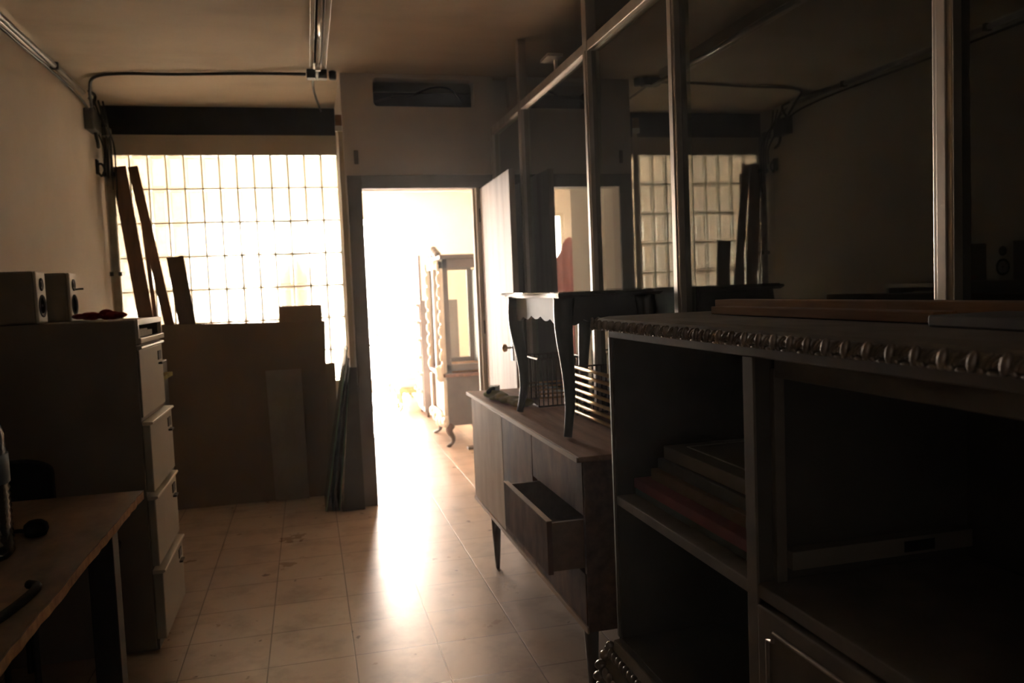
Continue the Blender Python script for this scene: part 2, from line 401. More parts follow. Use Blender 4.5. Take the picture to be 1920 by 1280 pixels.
# open door leaf
dl = bpy.data.objects.new('door_1', None); dl.location = (DX1+.012, YD-.03, 0); COL.objects.link(dl); structure(dl, 'open boarded door leaf, weathered pale grey')
lf = MB()
for k in range(5):
    y1 = YD-.03-k*.1775; y0 = y1-.1765
    lf.box(DX1+.002, DX1+.036, y0, y1, .012, 2.07)
leaf = lf.build('door_leaf', 'leaf_mat', dl, bevel=.0012)
dl.rotation_euler[2] = math.radians(-1.2)
MB().box(DX1-.003, DX1+.002, 4.585, 4.625, .98, 1.09).build('lock_plate', 'black_metal', dl)
kb = MB().lathe([(.006, 0), (.006, .03), (.02, .035), (.024, .05), (.015, .062), (.002, .064)], (0, 0, 0), 'x', 16)
for v_ in kb.bm.verts: v_.co = Vector((DX1+.002-v_.co.x, 4.605+v_.co.y, 1.055+v_.co.z))
kb.build('door_knob', 'gilt', dl, smooth=True)
for z in (.25, 1.1, 1.85):
    MB().tube([(DX1+.0, YD-.022, z), (DX1+.0, YD-.022, z+.09)], .007).build('hinge', 'black_metal', dl)

# partition: aluminium frame with glass panes
part = bpy.data.objects.new('wall_partition', None); part.location = (XP, 2.0, 0); COL.objects.link(part); structure(part, 'glazed aluminium partition on the right')
PY = [-1.7, -.75, .22, 1.40, 2.63, 3.50, 4.66]
for i, y in enumerate(PY):
    top = CZ if i in (1, 3, 5, 6) else 2.47
    if i == 3: top = 2.47
    MB().box(XP-.022, XP+.026, y-.027, y+.027, 0, top).build('post', 'alu', part, bevel=.003)
    MB().box(XP-.026, XP-.022, y-.012, y+.012, .86, 2.43).build('glazing_bead', 'alu', part, bevel=.001)
MB().box(XP-.022, XP+.026, YD-.05, YD-.024, 0, 2.47).build('post', 'alu', part, bevel=.003)
ys = PY+[YD-.05+.027]
for y0, y1 in zip(ys, ys[1:]):
    a, b_ = y0+.0272, y1-.0272
    MB().box(XP-.020, XP+.024, a, b_, 2.425, 2.47).build('top_rail', 'alu', part, bevel=.003)
    MB().box(XP-.020, XP+.024, a, b_, .80, .85).build('lower_rail', 'alu', part, bevel=.003)
    MB().box(XP-.012, XP+.012, a, b_, 0.0, .80).build('lower_panel', 'grey_wood', part)
    MB().box(XP, XP+.005, a, b_, .85, 2.425).build('glass_pane', 'glass', part)
MB().box(XP-.06, XP+.02, 3.93, 4.06, 2.53, 2.545).box(XP-.005, XP+.01, 3.99, 4.01, 2.47, 2.53).build('bracket', 'alu', part)

# next room shell
structure(MB().box(-4.0, WX0, YF, YF+.15, 0, CZ).box(WX1, 4.2, YF, YF+.15, 0, CZ).box(WX0, WX1, YF, YF+.15, 0, WZ0).box(WX0, WX1, YF, YF+.15, WZ1, CZ)
          .build('wall_far', 'cream_wall'))
structure(MB().box(4.1, 4.2, YD+.12, YF, 0, CZ).build('wall_far_right', 'cream_wall'))
structure(MB().box(3.1, 4.2, YD, YD+.12, 0, CZ).build('wall_far_front', 'cream_wall'))
structure(MB().box(-4.0, -3.9, YG, YF, 0, CZ).build('wall_far_left', 'cream_wall'))
structure(MB().box(-4.0, XL-.12, YG, YG+.1, 0, CZ).build('wall_far_back', 'cream_wall'))
wn = bpy.data.objects.new('window_2', None); wn.location = (0, YF, WZ0); COL.objects.link(wn); structure(wn, 'bright shop window at the far end')
fr_ = MB()
for x in (WX0+.025, .16, WX1-.025): fr_.box(x-.025, x+.025, YF+.02, YF+.07, WZ0, WZ1)
fr_.box(WX0, WX1, YF+.021, YF+.069, WZ0, WZ0+.05).box(WX0, WX1, YF+.021, YF+.069, WZ1-.05, WZ1)
fr_.build('window_frame', 'cream', wn)
structure(MB().box(-2.2, -1.75, 9.1, 9.5, 0, CZ).build('trim_7', 'grey_wood'), 'dark grey square pillar in the next room')

# ================================================================== CEILING AND WALL FITTINGS
L = thing('fluorescent_lamp', (.137, 4.5, 2.82), 'unlit fluorescent batten lamp running along the ceiling', 'lamp')
MB().box(.112, .162, 3.55, 5.20, 2.772, 2.82).build('batten', 'lamp_white', L, bevel=.003)
MB().prism([(.088, 2.742), (.112, 2.79), (.162, 2.79), (.186, 2.742), (.183, 2.742), (.160, 2.772), (.114, 2.772), (.091, 2.742)], 'y', 3.62, 5.06).build('reflector', 'lamp_white', L)
MB().tube([(.137, 3.66, 2.748), (.137, 5.04, 2.748)], .013, 14).build('tube', 'tube', L, smooth=True)
for y in (3.64, 5.06): MB().box(.122, .152, y-.014, y+.014, 2.728, 2.775).build('lamp_holder', 'lamp_white', L, bevel=.002)
MB().tube([(.137, 5.08, 2.76), (.137, 5.358, 2.76)], .011, 10).build('conduit', 'pipe', L, smooth=True)
J = thing('junction_box', (.17, 5.36, 2.82), 'small black junction box at the end of the ceiling lamp', 'junction box')
MB().box(.075, .20, 5.36, 5.43, 2.765, 2.82).build('box', 'black_metal', J, bevel=.004)
MB().lathe([(.02, 0), (.024, .01), (.024, .05), (.012, .055)], (.235, 5.40, 2.765), 'z', 14).build('gland', 'black_metal', J, smooth=True)
tag(MB().tube(bez([(-1.30, 5.95, 2.70), (-1.27, 5.80, 2.77), (-1.20, 5.62, 2.805), (-1.02, 5.53, 2.808), (-.7, 5.50, 2.803), (-.35, 5.47, 2.808), (-.1, 5.42, 2.800), (.07, 5.40, 2.795)]), .010, 8).build('ceiling_cable', 'cable', smooth=True),
    'black cable running across the ceiling to the junction box', 'cable')
tag(MB().tube(bez([(.12, 5.44, 2.80), (.115, 5.62, 2.79), (.13, 5.85, 2.77), (.17, 6.1, 2.72)]), .008, 8).build('hanging_cable', 'cable', smooth=True),
    'short loose cable hanging from the ceiling behind the junction box', 'cable')
tag(MB().tube(bez([(.50, YD+.3, 2.70), (.62, YD+.06, 2.685), (.75, YD+.05, 2.70), (.88, YD+.06, 2.75), (1.0, YD+.06, 2.745), (1.13, YD+.3, 2.72)]), .007, 8).build('slot_cable', 'cable', smooth=True),
    'dark cable crossing the slot above the doorway', 'cable')
pp = thing('conduit_pipe', (XL+.02, 3, 2.79), 'grey metal conduit along the top of the left wall', 'pipe')
MB().tube([(XL+.022, -1.5, 2.785), (XL+.022, 5.93, 2.785)], .016, 10).build('pipe_run', 'pipe', pp, smooth=True)
for y in (1.2, 2.6, 4.0, 5.3): MB().box(XL, XL+.042, y-.012, y+.012, 2.765, 2.806).build('clip', 'black_metal', pp)
tag(MB().tube(bez([(XL+.02, -1.5, 2.735), (XL+.018, 3.0, 2.74), (XL+.02, 4.4, 2.735), (XL+.02, 5.5, 2.74), (XL+.03, 5.95, 2.70), (XL+.02, 6.02, 2.62)]), .008, 8).build('wall_cable', 'cable', smooth=True),
    'thin black cable under the conduit on the left wall', 'cable')
sb_ = thing('switch_box', (XL, 6.09, 2.62), 'dark switch box high on the left wall with cables', 'switch box')
MB().box(XL, XL+.060, 5.98, 6.18, 2.56, 2.70).build('housing', 'sheet_dark', sb_, bevel=.008)
MB().tube(bez([(XL+.04, 6.1, 2.56), (XL+.045, 6.12, 2.50), (XL+.03, 6.2, 2.48)]), .012, 8).build('cable_tail', 'cable', sb_, smooth=True)
MB().tube(bez([(XL+.05, 6.0, 2.70), (XL+.07, 6.02, 2.78), (XL+.05, 5.95, 2.80)]), .010, 8).build('cable_entry', 'cable', sb_, smooth=True)
hk = MB().tube(bez([(XL, 6.24, 2.37), (XL+.035, 6.24, 2.37), (XL+.05, 6.24, 2.33), (XL+.03, 6.24, 2.29), (XL+.012, 6.24, 2.31)]), .008, 8).box(XL, XL+.012, 6.21, 6.27, 2.30, 2.40)
tag(hk.build('wall_hook', 'black_metal', bevel=.001), 'small dark hook on the left wall below the switch box', 'hook')
vp = thing('vertical_pipe', (-1.30, 6.36, 0), 'dark vertical pipe in the left corner beside the glass blocks', 'pipe')
MB().tube([(-1.305, 6.36, 0), (-1.305, 6.36, 2.60)], .030, 14).build('pipe_run', 'pipe', vp, smooth=True)
for z in (.6, 1.6, 2.3): MB().box(-1.345, -1.265, 6.335, 6.449, z, z+.03).build('clamp', 'black_metal', vp)
cb2 = thing('cable_bundle', (-1.27, 6.30, 2.5), 'tangled black cables hanging in the top left corner', 'cables')
for i in range(4):
    x = -1.33+i*.022
    MB().tube(bez([(x, 6.02+.03*i, 2.77), (x+.015, 6.12, 2.70-.02*i), (x+.03*math.sin(i), 6.2, 2.60), (x+.02, 6.27, 2.48), (x+.012, 6.29, 2.36-.08*i)]), .006, 8).build('cable', 'cable', cb2, smooth=True)
MB().box(-1.31, -1.26, 6.22, 6.30, 2.56, 2.62).build('connector', 'pipe', cb2, bevel=.004)
tp = thing('tall_batten', (.262, 5.415, 0), 'tall thin pale batten standing against the end of the doorway wall', 'batten')
MB().box(.250, .278, YD-.045, YD-.024, 0, 2.44).build('lath', 'cream', tp, bevel=.002)
MB().box(.232, .278, YD-.055, YD-.024, 2.44, 2.475).build('white_cap', 'lamp_white', tp, bevel=.003)
MB().box(.236, .276, YD-.050, YD-.024, 2.475, 2.545).build('brown_block', 'slat', tp, bevel=.003)
sg = MB().box(.345, .372, YD-.008, YD, 2.24, 2.33)
tag(sg.build('wall_latch', 'grey_wood', bevel=.004), 'small grey latch plate on the white wall above the door frame', 'latch')

# ================================================================== LEANING STUFF AT THE GLASS BLOCKS
def plank(name, a, b, w, th, m, label, wdir=(1, 0, 0)):
    o = MB().bar(a, b, w, th, wdir).build(name, m, bevel=.002, origin=a); tag(o, label, 'plank'); return o
plank('wooden_plank', (-.955, 6.10, .005), (-1.250, 6.39, 2.375), .100, .022, 'plank', 'wide brown plank leaning on the glass blocks, leftmost and tallest')
plank('wooden_plank', (-.955, 6.15, .005), (-1.140, 6.43, 2.30), .028, .020, 'plank', 'thin brown lath leaning between the two taller brown planks')
plank('wooden_plank', (-.745, 6.07, .005), (-1.150, 6.365, 2.372), .066, .022, 'plank', 'narrow brown plank leaning on the glass blocks beside the wide one')
plank('wooden_plank', (-.67, 6.02, .005), (-.905, 6.33, 1.722), .115, .026, 'plank2', 'short dark brown plank leaning right of the tall brown planks')
# cardboard sheets
def sheet(name, x0, x1, xt0, xt1, y0, y1, z1, th, m, label, cat='sheet', z1b=None):
    z1b = z1 if z1b is None else z1b
    o = MB().hexa([(x0, y0, 0.004), (x1, y0, .004), (x1, y0+th, .004), (x0, y0+th, .004), (xt0, y1, z1), (xt1, y1, z1b), (xt1, y1+th, z1b), (xt0, y1+th, z1)]).build(name, m, bevel=.002, origin=((x0+x1)/2, y0, 0))
    return tag(o, label, cat)
sheet('cardboard_sheet', -1.20, .070, -1.16, .118, 5.82, 6.165, 1.245, .016, 'card', 'large brown cardboard sheet leaning under the glass blocks', z1b=1.215)
sheet('cardboard_sheet', -.26, .09, -.205, .102, 5.98, 6.30, 1.335, .014, 'card', 'smaller brown cardboard sheet sticking up behind the large one')
sheet('reflection_board', -.285, -.060, -.315, -.070, 5.79, 6.035, .885, .010, 'card2', 'narrow pale panel standing in for a reflection on the large cardboard sheet', 'board')  # pale strip imitates a reflection on the panel behind it
sheet('brown_board', -.03, .16, .02, .175, 5.915, 6.225, .90, .006, 'card', 'low brown board leaning beside the grey sheets by the door frame', 'board')
# thin sheets leaning sideways on the wall end
for i, (xb, xt, zt_, m_, lb) in enumerate([(.040, .236, 1.06, 'sheet_green', 'outermost green-edged sheet leaning sideways on the wall end by the doorway'),
                                       (.085, .241, .99, 'sheet_dark', 'middle dark sheet leaning sideways on the wall end by the doorway'),
                                       (.125, .2445, .93, 'sheet_green', 'innermost green-edged sheet leaning sideways on the wall end by the doorway')]):
    o = MB().hexa([(xb, 5.385, .002), (xb+.009, 5.385, .002), (xb+.009, 5.80, .002), (xb, 5.80, .002), (xt-.004, 5.385, zt_), (xt+.004, 5.385, zt_), (xt+.004, 5.80, zt_), (xt-.004, 5.80, zt_)]).build('leaning_sheet', m_, origin=(xb, 5.6, 0))
    tag(o, lb, 'sheet', 'sheets leaning at the wall end')
o = MB().hexa([(.150, 5.345, .002), (.292, 5.345, .002), (.292, 5.357, .002), (.150, 5.357, .002), (.243, 5.375, .93), (.288, 5.375, .93), (.288, 5.383, .93), (.243, 5.383, .93)]).build('grey_board', 'sheet_dark', bevel=.001, origin=(.22, 5.35, 0))
tag(o, 'dark grey tapered board standing against the door frame', 'board')

# ================================================================== FILING CABINET AND WHAT IS ON IT
FX0, FX1, FY0, FY1, FZ = -1.335, -.665, 3.49, 4.03, 1.335
fc = thing('filing_cabinet', ((FX0+FX1)/2, (FY0+FY1)/2, 0), 'tall brown steel filing cabinet with pale drawers by the left wall', 'filing cabinet')
MB().box(FX0, FX1, FY0, FY0+.012, 0, FZ).box(FX0, FX1, FY1-.012, FY1, 0, FZ).box(FX0, FX0+.012, FY0+.012, FY1-.012, 0, FZ).box(FX0+.012, FX1, FY0+.012, FY1-.012, 0, 1.235).box(FX0+.012, FX1-.03, FY0+.012, FY1-.012, FZ-.012, FZ).build('body', 'cab_side', fc, bevel=.003)
MB().box(FX1-.004, FX1+.012, FY0+.003, FY1-.003, FZ-.022, FZ+.002).build('top_rail', 'cab_white', fc, bevel=.002)
for y in (FY0+.003, FY1-.022): MB().box(FX1-.004, FX1+.012, y, y+.019, 1.262, FZ-.022).build('slot_stile', 'cab_white', fc, bevel=.002)
MB().box(FX1-.004, FX1+.020, FY0+.003, FY1-.003, 1.240, 1.262).build('slot_rail', 'cab_white', fc, bevel=.003)
MB().box(FX1-.10, FX1-.01, FY0+.04, FY1-.12, 1.262, 1.285).box(FX1-.09, FX1-.015, FY0+.05, FY1-.2, 1.285, 1.293).build('papers', 'paper', fc)
zz = [1.232, .930, .628, .326]
for i, zt_ in enumerate(zz):
    px = [.008, .030, .030, .038][i]
    d = MB().box(FX1, FX1+px, FY0+.010, FY1-.010, zt_-.288, zt_-.018).build('drawer', 'cab_front', fc, bevel=.004)
    MB().prism([(FX1, zt_-.018), (FX1+px, zt_-.018), (FX1+px+.012, zt_-.012), (FX1+px+.010, zt_-.004), (FX1, zt_-.002)], 'y', FY0+.008, FY1-.008).build('lip', 'cab_white', d, bevel=.0015)
    MB().box(FX1+px, FX1+px+.004, FY1-.13, FY1-.06, zt_-.085, zt_-.045).build('label_holder', 'black_metal', d, bevel=.001)
    MB().box(FX1+px, FX1+px+.016, FY1-.125, FY1-.065, zt_-.105, zt_-.096).build('pull', 'black_metal', d, bevel=.002)
MB().box(FX1, FX1+.01, FY0+.005, FY1-.005, .0, .036).build('plinth', 'cab_side', fc)
# box files behind cabinet
bx = tag(MB().box(-1.0, -.735, 4.20, 4.62, 0, 1.10).build('steel_crate', 'sheet_dark', bevel=.004, origin=(-.87, 4.4, 0)), 'dark cabinet standing just behind the filing cabinet', 'cabinet')
MB().box(-.734, -.700, 4.22, 4.55, 1.02, 1.04).build('yellow_strip', 'yellow', bx)['label'] = 'thin yellow strip'

def speaker(x1, y0, label):   # front face at +X side
    sp = thing('speaker', (x1-.08, y0+.06, FZ+.002), label, 'speaker', 'pair of small loudspeakers')
    z0, z1 = FZ+.002, FZ+.205; x0 = x1-.16; y1 = y0+.115
    MB().box(x0, x1-.012, y0, y1, z0, z1).build('box', 'speaker_box', sp, bevel=.008)
    MB().box(x1-.012, x1, y0, y1, z0, z1).build('front_panel', 'speaker', sp, bevel=.006)
    yc = (y0+y1)/2
    MB().lathe([(.044, 0), (.044, .003), (.040, .004), (.034, .001), (.016, -.008), (.014, -.002), (.002, .001)], (x1, yc, z0+.068), 'x', 24).build('woofer', 'cone', sp, smooth=True)
    MB().lathe([(.025, 0), (.025, .003), (.020, .004), (.012, -.001), (.008, .003), (.001, .004)], (x1, yc, z0+.152), 'x', 20).build('tweeter', 'cone', sp, smooth=True)
    return sp
s1 = speaker(-1.005, 3.50, 'small cream loudspeaker on the filing cabinet, nearer of the two')
s2 = speaker(-.960, 3.78, 'small cream loudspeaker on the filing cabinet, farther of the two')
MB().tube([(-.96, 3.86, 1.47), (-.945, 3.87, 1.472), (-.93, 3.87, 1.472)], .004, 8).build('plug', 'black_metal', s2)
rc = thing('red_glove', (-.86, 3.72, FZ+.002), 'crumpled dark red work glove on the filing cabinet', 'glove')
g = MB(); random.seed(3)
for i in range(7): g.blob((-.90+.025*i, 3.66+.02*math.sin(i*2), FZ+.021), .03, .04, .012+.006*math.sin(i)**2, 8)
g.blob((-.80, 3.66, FZ+.025), .03, .035, .022)
g.build('cloth', 'red', rc, smooth=True)
MB().blob((-.765, 3.66, FZ+.0135), .022, .03, .010).build('white_cuff', 'paper', rc, smooth=True)

# ================================================================== DESK
dk = thing('workbench', (-1.0, 1.9, 0), 'worn wooden workbench in the left foreground', 'table')
DZT = .75
bm_ = MB(); 
# top with slightly ragged edge
pts = [(-1.345, .2), (-.60, .2)]
random.seed(5)
yy = .3
while yy < 3.0:
    pts.append((-.592+random.uniform(-.0025, .0025), yy)); yy += .045
pts += [(-.590, 3.05), (-1.345, 3.065)]
bm_.prism(pts, 'z', DZT-.004, DZT); bm_.build('tabletop', 'desk', dk)
MB().prism([(x, y) if x < -1 else (x-.0005, y) for x, y in pts], 'z', DZT-.030, DZT-.0042).build('raw_edge', 'desk_edge', dk)
for x0, y0 in ((-.70, 2.72), (-.70, .45), (-1.33, 2.9), (-1.33, .45)):
    MB().box(x0, x0+.075, y0, y0+.075, 0, DZT-.03).build('leg', 'black_metal', dk, bevel=.003)
MB().tube([(-.86, 2.72, .01), (-.86, 2.72, .70)], .010, 8).build('rod', 'black_metal', dk)
MB().box(-1.31, -.68, 2.93, 2.96, .66, .72).build('rear_rail', 'black_metal', dk)
bt = thing('water_bottle', (-.862, 2.36, DZT), 'large clear plastic water bottle on the workbench', 'bottle')
pr = [(.005, .002), (.070, .002), (.080, .012)]
for i in range(17):
    z = .02+i*.0165; pr += [(.0835, z), (.0795, z+.008)]
pr += [(.082, .31), (.080, .33), (.062, .385), (.036, .425), (.024, .44), (.022, .47)]
MB().lathe(pr, (-.862, 2.36, DZT), 'z', 32).build('body', 'bottle', bt, smooth=True)
MB().lathe([(.083, .20), (.0845, .201), (.0845, .275), (.083, .276)], (-.862, 2.36, DZT), 'z', 32).build('blue_label', 'label_blue', bt, smooth=True)
MB().lathe([(.025, .465), (.026, .467), (.026, .49), (.022, .492)], (-.862, 2.36, DZT), 'z', 20).build('cap', 'label_blue', bt, smooth=True)
kn = thing('black_ball', (-.785, 2.56, DZT), 'small round black lump on the workbench beside the water bottle', 'ball')
MB().lathe([(.010, 0), (.026, .004), (.033, .02), (.030, .036), (.018, .046), (.004, .048)], (-.785, 2.56, DZT), 'z', 14).build('knob_body', 'black_cloth', kn, smooth=True)
MB().tube(bez([(-.80, 2.56, DZT+.012), (-.84, 2.60, DZT+.01), (-.88, 2.60, DZT+.006)]), .006, 8).build('tail', 'black_cloth', kn, smooth=True)
tag(MB().prism([(-.86, 1.55), (-.655, 1.55), (-.66, 1.99), (-.90, 2.03)], 'z', DZT+.0005, DZT+.0025).build('brown_paper', 'umber_paper', origin=(-.77, 1.8, DZT)), 'sheet of brown paper on the near end of the workbench', 'paper')
tag(MB().tube(bez([(-.70, 1.62, DZT+.012), (-.672, 1.78, DZT+.012), (-.642, 1.92, DZT+.014), (-.634, 2.04, DZT+.014), (-.66, 2.075, DZT+.013)], 8), .0105, 10).build('black_strap', 'black_cloth', smooth=True),
    'black strap lying along the edge of the workbench', 'strap')
ch = thing('black_chair', (-.98, 3.30, 0), 'black chair with rounded back between workbench and filing cabinet', 'chair')
bk = []
for k in range(13):
    a = PI*k/12; bk.append((-1.025+.112*math.cos(a), .815+.050*math.sin(a)))
bk = [(-.913, .60)]+bk+[(-1.137, .60)]
MB().prism(bk, 'y', 3.19, 3.225).build('backrest', 'black_cloth', ch, bevel=.008)
MB().box(-1.13, -.76, 3.235, 3.455, .44, .48).build('seat', 'black_cloth', ch, bevel=.012)
for x in (-1.11, -.78):
    for y in (3.205, 3.435): MB().tube([(x, y, 0), (x, y, .45)], .011, 8).build('leg', 'black_metal', ch)
for x in (-1.09, -.96): MB().tube([(x, 3.215, .46), (x, 3.215, .65)], .010, 8).build('back_post', 'black_metal', ch)

# ================================================================== SIDEBOARD
X0, X1 = .82, 1.235; Y0, Y1 = 2.45, 4.28; ZB, ZT = .28, .857
sd = thing('sideboard', ((X0+X1)/2, (Y0+Y1)/2, 0), 'long low walnut sideboard on tapered legs with an open drawer', 'sideboard')
MB().prism([(X0-.018, Y0-.012), (X1, Y0-.012), (X1, Y1+.015), (X0-.018, Y1+.015)], 'z', ZT-.018, ZT).build('top', 'walnut_top', sd, bevel=.004)
MB().box(X0-.0225, X0-.0185, Y0-.012, Y1+.015, ZT-.017, ZT-.001).build('worn_front_edge', 'edge', sd)
c = MB()
c.box(X0+.004, X1, Y0, Y0+.02, ZB, ZT-.0185).box(X0+.004, X1, Y1-.02, Y1, ZB, ZT-.0185).box(X0+.004, X1, Y0+.02, Y1-.02, ZB, ZB+.018).box(X1-.01, X1, Y0+.02, Y1-.02, ZB+.018, ZT-.0185)
c.box(X0+.02, X1-.01, 3.055, 3.073, ZB+.018, ZT-.0185).box(X0+.02, X1-.01, 3.563, 3.581, ZB+.018, ZT-.0185)
c.build('carcass', 'walnut', sd, bevel=.001)
MB().box(X0-.002, X0+.0035, Y0, Y1, ZB-.004, ZB+.016).build('lower_edge', 'edge', sd)
MB().box(X0, X0+.018, 3.577, Y1-.012, ZB+.020, ZT-.022).build('door', 'veneer', sd, bevel=.002)
MB().box(X0, X0+.018, 3.069, 3.571, ZB+.020, ZT-.022).build('door', 'walnut_v', sd, bevel=.002)
MB().box(X0, X0+.018, Y0+.008, 3.061, .662, ZT-.022).build('drawer', 'walnut_v', sd, bevel=.002)
MB().box(X0, X0+.018, Y0+.008, 3.061, ZB+.020, .470).build('drawer', 'walnut_v', sd, bevel=.002)
DXF = .700; d0, d1 = 2.475, 3.050
dr = MB().box(DXF, DXF+.018, d0-.006, d1+.006, .478, .652).build('drawer', 'walnut_v', sd, bevel=.002)
MB().box(DXF+.0185, 1.10, d0, d0+.014, .486, .645).box(DXF+.0185, 1.10, d1-.014, d1, .486, .645).box(1.09, 1.10, d0+.014, d1-.014, .486, .64).box(DXF+.0185, 1.09, d0+.014, d1-.014, .486, .494).build('drawer_box', 'drawer_in', dr, bevel=.001)
MB().box(DXF-.001, DXF+.018, d0-.006, d1+.006, .652, .6545).build('drawer_top_edge', 'edge', dr)
for x, y in ((X0+.035, Y0+.07), (X0+.035, 3.94), (X1-.05, Y0+.07), (X1-.05, 3.94)):
    MB().lathe([(.008, 0), (.010, .004), (.014, .06), (.022, .20), (.024, .25), (.024, ZB-.0005)], (x, y, 0), 'z', 18).build('leg', 'dark_wood', sd, smooth=True)

# yellow cloth and black brush on the sideboard
yc = MB(); random.seed(11)
for i in range(9): yc.blob((.868+.007*i, 3.98-.048*i+.02*math.sin(i*2.3), ZT+.0115+.010*abs(math.sin(i*1.7))), .036, .06, .010+.010*abs(math.sin(i*1.7)), 8, Matrix.Rotation(i, 4, 'Z'))
tag(yc.build('yellow_cloth', 'yellow', smooth=True, origin=(.93, 3.75, ZT)), 'crumpled yellow-green cloth on the far end of the sideboard', 'cloth')
brs = thing('black_brush', (.88, 4.08, ZT), 'black handled brush lying on the yellow-green cloth', 'brush')
MB().tube([(.835, 3.90, ZT+.040), (.87, 4.0, ZT+.036), (.90, 4.08, ZT+.032)], [.010, .014, .012], 10).build('handle', 'black_cloth', brs, smooth=True)
MB().bar((.90, 4.08, ZT+.028), (.93, 4.17, ZT+.024), .05, .03, (1, 0, 0)).build('brush_head', 'paper', brs)

# small cabriole table standing on the sideboard
TZ0, TZ1 = ZT, 1.378
st = thing('side_table', (1.02, 3.12, TZ0), 'small black cabriole-leg table with scalloped apron standing on the sideboard', 'table')
# top with wavy outline
def wavy(x0, x1, y0, y1, amp, n=40):
    P = []
    def side(a, b, out):
        for k in range(n):
            u = k/n; a_ = Vector(a).lerp(Vector(b), u)
            w_ = amp*(math.sin(PI*u)**2*.9 + .45*math.cos(4*PI*u)-.45)
            P.append(tuple(a_+Vector(out)*w_))
    side((x0, y0), (x1, y0), (0, -1)); side((x1, y0), (x1, y1), (1, 0)); side((x1, y1), (x0, y1), (0, 1)); side((x0, y1), (x0, y0), (-1, 0))
    return P
TX0, TX1, TY0, TY1 = .835, 1.225, 2.69, 3.58
def prism2(poly, z0, z1, cx, cy, s0, s1, mb):
    A = [mb.bm.verts.new((cx+(x-cx)*s0, cy+(y-cy)*s0, z0)) for x, y in poly]; B = [mb.bm.verts.new((cx+(x-cx)*s1, cy+(y-cy)*s1, z1)) for x, y in poly]
    n = len(poly)
    for i in range(n): mb.bm.faces.new((A[i], A[(i+1) % n], B[(i+1) % n], B[i]))
    mb.bm.faces.new(A[::-1]); mb.bm.faces.new(B)
wp = wavy(TX0, TX1, TY0, TY1, .014)
tt = MB(); prism2(wp, TZ1-.020, TZ1-.010, 1.03, 3.135, .965, 1.0, tt); prism2(wp, TZ1-.0099, TZ1-.003, 1.03, 3.135, 1.0, .99, tt)
tt.build('tabletop', 'black_lacquer', st)
tg = MB(); prism2(wp, TZ1-.0029, TZ1+.0005, 1.03, 3.135, .96, .955, tg); tg.build('glass_inlay', 'green_glass', st)
AX0, AX1, AY0, AY1 = .868, 1.192, 2.755, 3.445
def scallop(a, b):
    P = [(a, TZ1-.021), (b, TZ1-.021)]; n = 48
    for k in range(n+1):
        u = 1-k/n; e = abs(u-.5)*2
        z = TZ1-.090 - .022*e**2 - .014*abs(math.sin(PI*u*5))
        P.append((a+(b-a)*u, z))
    return P
MB().prism(scallop(AY0+.02, AY1-.02), 'x', AX0, AX0+.014).build('apron', 'apron_lit', st)
MB().prism(scallop(AY0+.02, AY1-.02), 'x', AX1-.014, AX1).build('apron', 'black_lacquer', st)
MB().prism(scallop(AX0+.02, AX1-.02), 'y', AY0, AY0+.014).build('apron', 'black_lacquer', st)
MB().prism(scallop(AX0+.02, AX1-.02), 'y', AY1-.014, AY1).build('apron', 'black_lacquer', st)
for cx, sx in ((AX0+.012, -1), (AX1-.012, 1)):
    for cy, sy in ((AY0+.012, -1), (AY1-.012, 1)):
        pth, rad = [], []
        for k in range(25):
            u = k/24; z = TZ1-.022-(TZ1-.022-TZ0-.005)*u
            off = .008*math.sin(PI*min(1, u/.38)) - .013*math.sin(PI*max(0, (u-.38)/.62)) + .006*max(0, u-.8)/.2
            pth.append((cx+sx*off, cy+sy*off, z)); rad.append(.024*(1-u)**1.3+.0150)
        MB().tube(pth, rad, 10).build('leg', 'black_lacquer', st, smooth=True)

# gilt slatted rack with wire sides
RX0, RX1, RY0, RY1, RZ0, RZ1 = 1.065, 1.205, 2.80, 3.245, ZT, 1.065
rk = thing('wire_rack', (1.12, 3.05, RZ0), 'gilt slatted wire rack standing on the sideboard behind the small table', 'rack')
for k in range(7):
    z = RZ0+.018+k*.031
    MB().tube([(RX0, RY0, z), (RX0, RY1, z)], .0075, 8).build('gilt_slat', 'gilt', rk, smooth=True)
for y in (RY0, RY1):
    MB().tube([(RX0+.008, y, RZ0), (RX0+.008, y, RZ1)], .006, 8).build('upright', 'wire', rk, smooth=True)
    MB().tube([(RX1, y, RZ0), (RX1, y, RZ1)], .006, 8).build('upright', 'wire', rk, smooth=True)
f = MB()
for k in range(6):
    x = RX0+.02+k*(RX1-RX0-.02)/6
    f.tube([(x, RY1, RZ0+.006), (x, RY1, RZ1-.004)], .003, 6)
for z in (RZ0+.006, RZ1-.003, RZ0+.07): f.tube([(RX0, RY1, z), (RX1, RY1, z)], .004, 6)
f.build('wire_end', 'wire', rk)
